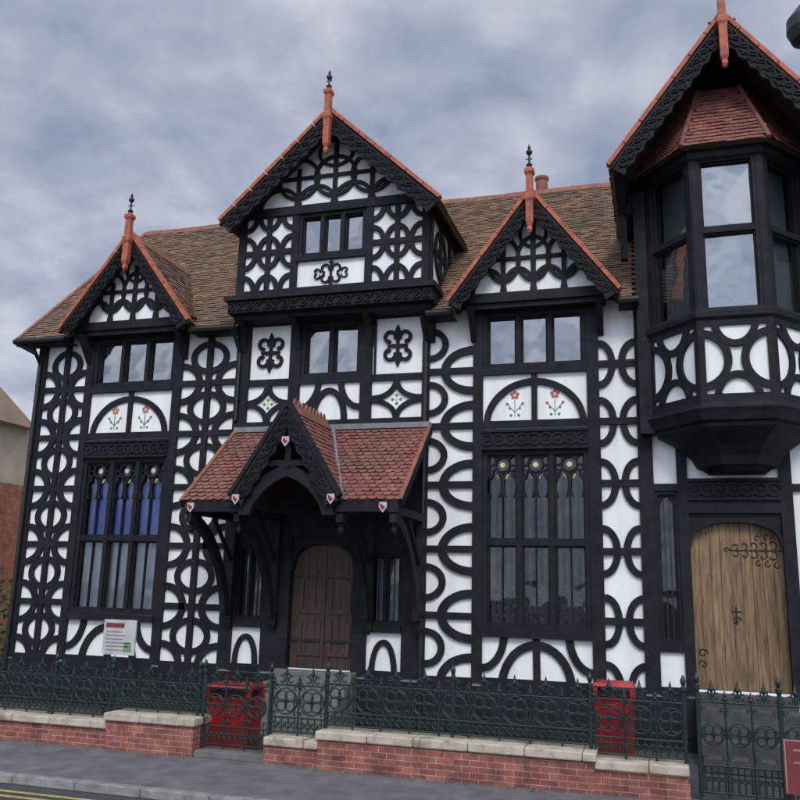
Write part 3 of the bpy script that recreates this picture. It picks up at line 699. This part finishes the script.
for i in range(3):
    f=frame(P3[i],P3[i+1]-P3[i],Z); w=(P3[i+1]-P3[i]).length
    O.rect(f,0,w,4.4,5.8,-.1,0,'white')
    for x0,x1 in((-.03,.08),(w-.08,w+.03)): O.rect(f,x0,x1,4.4,8.7,-.1,.035+jit(),'timber')
    O.rect(f,0,w,4.4,4.55,0,.04,'timber'); O.rect(f,0,w,5.66,5.8,0,.04,'timber')
    cl=R(.08,w-.08,4.55,5.66); c=w/2
    for xx in(0,w): O.ring(f,xx,5.10,w*.44,.50,.12,clip=cl,n=48)
    O.ring(f,c,4.45,w*.34,.46,.11,clip=cl); O.ring(f,c,5.76,w*.34,.46,.11,clip=cl)
    window('oriel_sash',f,(.08,w-.08,5.9,8.56),1,(7.3,),'glass_hi','blind',fw=.06)
    A=scaled(1.24);B=scaled(.62)
    EZ=8.70; TZ=10.05
    a=Vector((*A[i],EZ));bb=Vector((*A[i+1],EZ));cq=Vector((*B[i+1],TZ));dq=Vector((*B[i],TZ))
    if i==0: dq=Vector((B[0][0],-.3,TZ)); a=Vector((A[0][0],-.25,EZ))
    if i==2: cq=Vector((B[3][0],-.3,TZ)); bb=Vector((A[3][0],-.25,EZ))
    U=(bb-a).normalized(); Nn=U.cross(dq-a).normalized(); V=Nn.cross(U)
    fr=(a,U,V,Nn); poly=[((p-a).dot(U),(p-a).dot(V)) for p in(a,bb,cq,dq)]
    tiles(rr,fr,poly,.14,.09,'tile_r'); rr.prism(fr,poly,-.08,-.003,'under')
    if i<2: rr.tube(bb+Nn*.02,cq+Nn*.02,.04,'tile_r')
rr.done(house)
O.done(house)
# ------------------------------------------------------------ boundary wall
GZ=-.95
def lowwall(name,parts):
    e=empty(name)
    mb=MB('brickwork'); cp=MB('coping')
    for x0,x1,zt,pr_ in parts:
        mb.box(x0,x1,-3.5-pr_,-3.15+pr_,GZ,zt-.11,'brick')
        x=x0-.03*bool(pr_)
        while x<x1-.01:
            xe=min(x+random.uniform(.6,.85),x1+.03*bool(pr_)); j=random.uniform(-.006,.006); cp.box(x+.003,xe-.003,-3.55-pr_+j,-3.10+pr_,zt-.11,zt+j,'coping'); x=xe
    mb.done(e); cp.done(e,bevel=.018)
lowwall('brick_wall',[(-16,-7.86,-.56,0),(-7.86,-6.42,-.43,.05)])
lowwall('brick_wall',[(-5.34,-4.52,-.60,0),(-4.52,-.85,-.46,.05),(-.85,.27,-.55,0)])
gs=MB('gate_step'); gs.box(-6.42,-5.34,-3.5,-3.1,GZ,-.86,'stone'); gs.done(bevel=.01)
# ------------------------------------------------------------ fence
def spiral3(cx,cz,y,r,a0,turn,n=12,sh=.8):
    return [(cx+r*(1-sh*i/n)*math.cos(a0+turn*i/n),y,cz+r*(1-sh*i/n)*math.sin(a0+turn*i/n)) for i in range(n+1)]
def circ(cx,cz,y,r,n=12): return ([(cx+r*math.cos(2*math.pi*i/n),y,cz+r*math.sin(2*math.pi*i/n)) for i in range(n)],True)
def fence(name,x0,x1,z0,z1,y,unit=.40,posts=()):
    e=empty(name); thick=[];thin=[]
    H=z1-z0; zt=z1-.19; zm=z0+.28*H
    for z in(z0+.05,zt): thick.append(([(x0,y,z),(x1,y,z)],False))
    thick.append(([(x0,y,zm),(x1,y,zm)],False))
    n=max(1,round((x1-x0)/unit)); u=(x1-x0)/n
    for i in range(n):
        a=x0+u*i; c=a+u/2
        thick.append(([(a,y,z0),(a,y,zt+.05)],False))
        zc=(zm+zt)/2; r=min(u*.44,(zt-zm)*.46)
        thin.append(circ(c,zc,y,r,18)); 
        for q in range(4):
            t=math.pi/4+q*math.pi/2; thin.append(circ(c+r*.5*math.cos(t),zc+r*.5*math.sin(t),y,r*.42,10))
        thin.append(circ(c,zc,y,r*.18,6))
        for sx in(-1,1):
            for sz in(-1,1): thin.append((spiral3(c+sx*u*.38,zc+sz*(zt-zm)*.38,y,u*.11,0,5),False))
            thin.append((spiral3(a+(u if sx<0 else 0)+sx*u*.11,zc,y,u*.10,0,5.5),False))
        nn=4
        for q in range(nn):
            cx=a+u*(q+.5)/nn; thin.append(([(cx,y,z0+.05),(cx,y,zm)],False)); thin.append(circ(cx,(z0+.05+zm)/2,y,min(u/nn*.42,(zm-z0-.05)*.42),8))
        for sx in(-1,1):
            thin.append((spiral3(c+sx*u*.19,zt+.06,y,u*.17,math.pi/2-sx*.4,sx*4.6),False))
            thin.append((spiral3(c+sx*u*.07,zt+.13,y,u*.09,-math.pi/2,sx*4.2),False))
            thin.append((spiral3(c+sx*u*.42,zt+.04,y,u*.09,math.pi/2,-sx*4.6),False))
        thin.append(([(c,y,zt),(c,y,z1)],False))
    curves('rails',thick,.014,'fence',e); curves('scrollwork',thin,.0115,'fence',e)
    fb=MB('finials')
    for i in range(n):
        a=x0+u*i; c=a+u/2
        fb.lathe((c,y,z1-.08),[(.008,0),(.022,.02),(.03,.045),(.018,.09),(.003,.15)],'fence',n=6)
        fb.box(c-.045,c+.045,y-.009,y+.009,z1-.055,z1-.03,'fence')
        fb.lathe((a,y,zt+.02),[(.016,0),(.024,.02),(.014,.05),(.02,.07),(.003,.12)],'fence',n=6)
        zc=(zm+zt)/2; fb.lathe((c,y,zc-.03),[(.005,0),(.03,.015),(.03,.045),(.005,.06)],'fence',n=6)
    for x in posts:
        fb.lathe((x,y,0),[(.024,z0),(.024,z1-.06),(.038,z1-.04),(.038,z1),(.02,z1+.02),(.034,z1+.06),(.034,z1+.09),(.008,z1+.15)],'fence',n=10)
    fb.done(e); return e
YF=-3.32
fence('iron_fence',-15.9,-7.86,-.56,.20,YF,posts=(-9.0,-7.98))
fence('iron_fence',-7.86,-6.46,-.43,.20,YF,posts=(-6.5,))
fence('iron_gate',-6.4,-5.4,-.84,.22,YF,.34,posts=(-6.42,-5.36))
fence('iron_fence',-5.32,-4.52,-.60,.27,YF,posts=(-4.5,))
fence('iron_fence',-4.52,-.85,-.46,.32,YF,posts=(-2.7,-.9))
fence('iron_fence',-.85,.27,-.55,.34,YF,posts=(.24,))
fence('iron_gate',.42,1.32,-.9,.38,YF,.3,posts=(.40,1.34))
fence('iron_gate',1.36,2.3,-.9,.38,YF,.3,posts=(2.32,))
fence('iron_fence',2.34,4.5,-.9,.38,YF,.36,posts=())
# ------------------------------------------------------------ bins
def bin_(x0,x1,z1,y=-2.85):
    e=MB('litter_bin'); c=(x0+x1)/2; hw=(x1-x0)/2; dp=.25
    def tap(za,zb,s0,s1,k):
        A=[(c-hw*s0,y-dp*s0),(c+hw*s0,y-dp*s0),(c+hw*s0,y+dp*s0),(c-hw*s0,y+dp*s0)];B=[(c-hw*s1,y-dp*s1),(c+hw*s1,y-dp*s1),(c+hw*s1,y+dp*s1),(c-hw*s1,y+dp*s1)]
        for j in range(4): q=(j+1)%4; e.face([(*A[j],za),(*A[q],za),(*B[q],zb),(*B[j],zb)],k)
        e.face([(*p,zb) for p in B],k); e.face([(*p,za) for p in reversed(A)],k)
    zb=GZ+.06
    tap(GZ+.004,zb,.86,.86,'iron'); tap(zb,z1-.22,.88,.95,'red'); tap(z1-.22,z1-.18,1.0,1.02,'red'); tap(z1-.04,z1,1.02,.9,'red')
    for sx in(-1,1):
        for sy in(-1,1): e.box(c+sx*hw*.9-.03,c+sx*hw*.9+.03,y+sy*dp*.85-.03,y+sy*dp*.85+.03,z1-.18,z1-.04,'red')
    e.box(c-hw*.8,c+hw*.8,y-dp*.7,y+dp*.8,z1-.18,z1-.1,'iron')
    for k in range(4):
        x=c-hw*.66+hw*.44*k; e.box(x-.02,x+.02,y-dp*.96,y-dp*.88,zb+.1,z1-.32,'red')
    return e.done(bevel=.012)
bin_(-6.52,-5.78,.0); bin_(-.88,-.36,.32)
# ------------------------------------------------------------ signs
s=MB('notice_sign'); sf=FRy(-3.0)
s.rect(sf,-8.42,-7.84,.33,.86,0,.03,'sign_w'); s.tube((-8.32,-2.97,GZ),(-8.32,-2.97,.9),.025,'iron'); s.tube((-7.94,-2.97,GZ),(-7.94,-2.97,.9),.025,'iron')
s.rect(sf,-8.38,-8.05,.74,.81,.03,.034,'sign_r')
for i in range(6): s.rect(sf,-8.36,-7.92-random.random()*.2,.67-i*.055,.685-i*.055,.03,.034,'tan')
s.rect(sf,-8.03,-7.9,.38,.52,.03,.034,'gflower')
s.done()
s=MB('red_sign'); sf=FRy(-4.2)
s.rect(sf,1.24,1.95,-.62,-.05,0,.03,'sign_r'); 
for z in(-.17,-.3): s.rect(sf,1.34,1.9,z,z+.02,.03,.034,'tan')
for x in(1.3,1.88): s.tube((x,-4.18,GZ),(x,-4.18,-.07),.03,'iron')
for q in((1.25,1.94,-.07,-.055),(1.25,1.265,-.6,-.07)): s.rect(sf,*q,.03,.034,'tan')
s.done()
l=MB('street_lamp'); lx,ly=1.37,-8.0
l.lathe((lx+.6,ly,0),[(.12,-1.05),(.12,-.2),(.07,-.1),(.06,4.6),(.05,6.4)],'iron',n=12)
l.tube((lx+.6,ly,6.3),(lx+.08,ly,6.38),.03,'iron')
l.lathe((lx,ly,6.0),[(.04,0),(.13,.05),(.165,.14),(.16,.24),(.10,.32),(.04,.40)],'iron',n=20)
l.done(smooth=False)
# ------------------------------------------------------------ ground
g=MB('ground'); g.face([(-250,-200,-1.06),(250,-200,-1.06),(250,400,-1.06),(-250,400,-1.06)],'ground'); g.done()
g=MB('forecourt'); g.box(-60,60,-3.3,12,-1.05,GZ-.004,'stone_d'); g.done()
g=MB('pavement'); g.box(-60,60,-5.30,-3.3,-1.05,GZ,'pave'); g.box(-60,60,-17.5,-13.3,-1.05,GZ,'pave'); g.done()
g=MB('kerb')
x=-60
while x<60:
    j=random.uniform(-.004,.006); g.box(x+.004,x+.91,-5.44,-5.3,-1.05,GZ+.004+j,'kerb'); g.box(x+.004,x+.91,-13.3,-13.16,-1.05,GZ+.004,'kerb'); x+=.915
g.done(bevel=.012)
g=MB('road'); g.face([(-60,-13.2,-1.052),(60,-13.2,-1.052),(60,-5.4,-1.052),(-60,-5.4,-1.052)],'asphalt'); g.done()
g=MB('road_markings')
for y in(-5.75,-5.95): g.face([(-60,y-.04,-1.047),(60,y-.04,-1.047),(60,y+.04,-1.047),(-60,y+.04,-1.047)],'yline')
g.done()
# fallen leaves and weeds along the foot of the wall
lf=MB('leaf_litter')
for i in range(420):
    x=random.uniform(-15,.3); y=-3.56-abs(random.gauss(0,.12)); 
    if -6.4<x<-5.36: continue
    s_=random.uniform(.008,.022); a=random.random()*6.28; z=GZ+.004+random.random()*.012
    u=Vector((math.cos(a),math.sin(a),random.uniform(-.3,.3)))*s_; v=Vector((-math.sin(a),math.cos(a),random.uniform(-.3,.3)))*s_*.6; p=Vector((x,y,z+.006))
    lf.face([p-u,p-v,p+u,p+v],random.choice(['leaf','tan','oak_d']))
lf.done()
# ------------------------------------------------------------ neighbour
nb=empty('brick_house')
b=MB('house_walls'); nfr=FRy(5.0)
b.box(-21.6,-18.3,5.0,8,4.15,5.9,'cream'); b.box(-21.6,-18.3,5.02,8,-1,4.15,'brick_o'); b.box(-21.65,-18.25,4.95,5.02,4.1,4.2,'tan')
b.prism(nfr,[(-21.5,5.85),(-18.3,5.85),(-19.9,7.3)],-.2,-.01,'cream'); 
b.done(nb)
b=MB('house_roof')
for sx in(-1,1):
    b.bar(frame((0,4.75,0),X,Z),(-19.9+sx*1.85,5.75),(-19.9,7.4),.14,-.1,0,'tan'); b.bar(frame((0,4.7,0),X,Z),(-19.9+sx*1.9,5.83),(-19.9,7.5),.07,-1.6,0,'tile_b')
b.done(nb)
for xx in(-19.15,-20.9):
    b=MB('house_window'); b.rect(nfr,xx-.02,xx+.82,4.6,5.7,-.02,.03,'sign_w'); b.rect(nfr,xx+.06,xx+.38,4.7,5.6,.03,.035,'glass_lo'); b.rect(nfr,xx+.44,xx+.76,4.7,5.6,.03,.035,'glass_lo')
    b.rect(nfr,xx+.06,xx+.38,4.7,5.6,.0,.032,'dark');b.rect(nfr,xx+.44,xx+.76,4.7,5.6,.0,.032,'dark'); b.done(nb)
h=MB('hedge')
for i in range(6000):
    p=Vector((random.uniform(-23,-14.2),random.uniform(.8,2.2),0)); top=1.2+.25*math.sin(p.x*2.1)+.15*math.sin(p.x*5)
    p.z=random.uniform(-.95,top); 
    a=Vector((random.gauss(0,1),random.gauss(0,1),random.gauss(0,1))).normalized(); bq=a.orthogonal().normalized(); s_=random.uniform(.05,.1)
    cc=a.cross(bq); h.face([p-bq*s_,p+cc*s_*.6,p+bq*s_,p-cc*s_*.6],'leaf')
h.done()
# ------------------------------------------------------------ world
w=bpy.data.worlds.new('World'); scene.world=w; w.use_nodes=True; nt=w.node_tree; nt.nodes.clear(); L=nt.links.new
out=nt.nodes.new('ShaderNodeOutputWorld'); bg=nt.nodes.new('ShaderNodeBackground'); bg.inputs[1].default_value=.1; L(bg.outputs[0],out.inputs[0])
SE=math.radians(45); SA=(.30,-.954)
sky=nt.nodes.new('ShaderNodeTexSky'); sky.sky_type='NISHITA'; sky.sun_disc=False; sky.sun_elevation=SE; sky.sun_rotation=math.atan2(SA[0],SA[1])
tc=nt.nodes.new('ShaderNodeTexCoord'); sp=nt.nodes.new('ShaderNodeSeparateXYZ'); L(tc.outputs['Generated'],sp.inputs[0])
mz=nt.nodes.new('ShaderNodeMath'); mz.operation='MAXIMUM'; L(sp.outputs[2],mz.inputs[0]); mz.inputs[1].default_value=0
az=nt.nodes.new('ShaderNodeMath'); az.operation='ADD'; L(mz.outputs[0],az.inputs[0]); az.inputs[1].default_value=.3
dv=[]
for i in(0,1):
    d=nt.nodes.new('ShaderNodeMath'); d.operation='DIVIDE'; L(sp.outputs[i],d.inputs[0]); L(az.outputs[0],d.inputs[1]); dv.append(d)
cb=nt.nodes.new('ShaderNodeCombineXYZ'); L(dv[0].outputs[0],cb.inputs[0]); L(dv[1].outputs[0],cb.inputs[1])
n1=nt.nodes.new('ShaderNodeTexNoise'); n1.inputs['Scale'].default_value=4.6; n1.inputs['Detail'].default_value=8; n1.inputs['Roughness'].default_value=.52; n1.inputs['Distortion'].default_value=.15
L(cb.outputs[0],n1.inputs['Vector'])
rp=nt.nodes.new('ShaderNodeValToRGB'); e=rp.color_ramp.elements
e[0].position=.34; e[0].color=(.29,.34,.47,1); e[1].position=.70; e[1].color=(.68,.71,.78,1)
q=e.new(.5); q.color=(.43,.475,.59,1)
L(n1.outputs['Fac'],rp.inputs[0])
sc=nt.nodes.new('ShaderNodeVectorMath'); sc.operation='SCALE'; L(rp.outputs[0],sc.inputs[0])
sd=Vector((SA[0]*math.cos(SE),SA[1]*math.cos(SE),math.sin(SE)))
dt=nt.nodes.new('ShaderNodeVectorMath'); dt.operation='DOT_PRODUCT'; L(tc.outputs['Generated'],dt.inputs[0]); dt.inputs[1].default_value=sd
mr=nt.nodes.new('ShaderNodeMapRange'); mr.inputs['From Min'].default_value=.15; mr.inputs['From Max'].default_value=1; mr.inputs['To Min'].default_value=10; mr.inputs['To Max'].default_value=30
L(dt.outputs['Value'],mr.inputs[0]); L(mr.outputs[0],sc.inputs['Scale'])
mx=nt.nodes.new('ShaderNodeMixRGB'); mx.inputs[0].default_value=.92; L(sky.outputs[0],mx.inputs[1]); L(sc.outputs[0],mx.inputs[2]); L(mx.outputs[0],bg.inputs[0])
sl=bpy.data.lights.new('sun','SUN'); sl.energy=1.5; sl.angle=math.radians(16); sl.color=(1,.96,.9)
so=bpy.data.objects.new('sun',sl); COL.objects.link(so); so.rotation_euler=(-sd).to_track_quat('-Z','Y').to_euler()
# ------------------------------------------------------------ camera
cd=bpy.data.cameras.new('camera'); cd.sensor_width=36; cd.lens=36*850/800; cd.clip_end=2000; cd.clip_start=.05
co=bpy.data.objects.new('camera',cd); COL.objects.link(co)
right=Vector((.958,.2852,.0250)).normalized(); fwd=Vector((-.2838,.9349,.2129)); fwd=(fwd-right*fwd.dot(right)).normalized(); up=right.cross(fwd)
m=Matrix((right,up,-fwd)).transposed().to_4x4(); m.translation=(0,-15,1.5); co.matrix_world=m
scene.camera=co
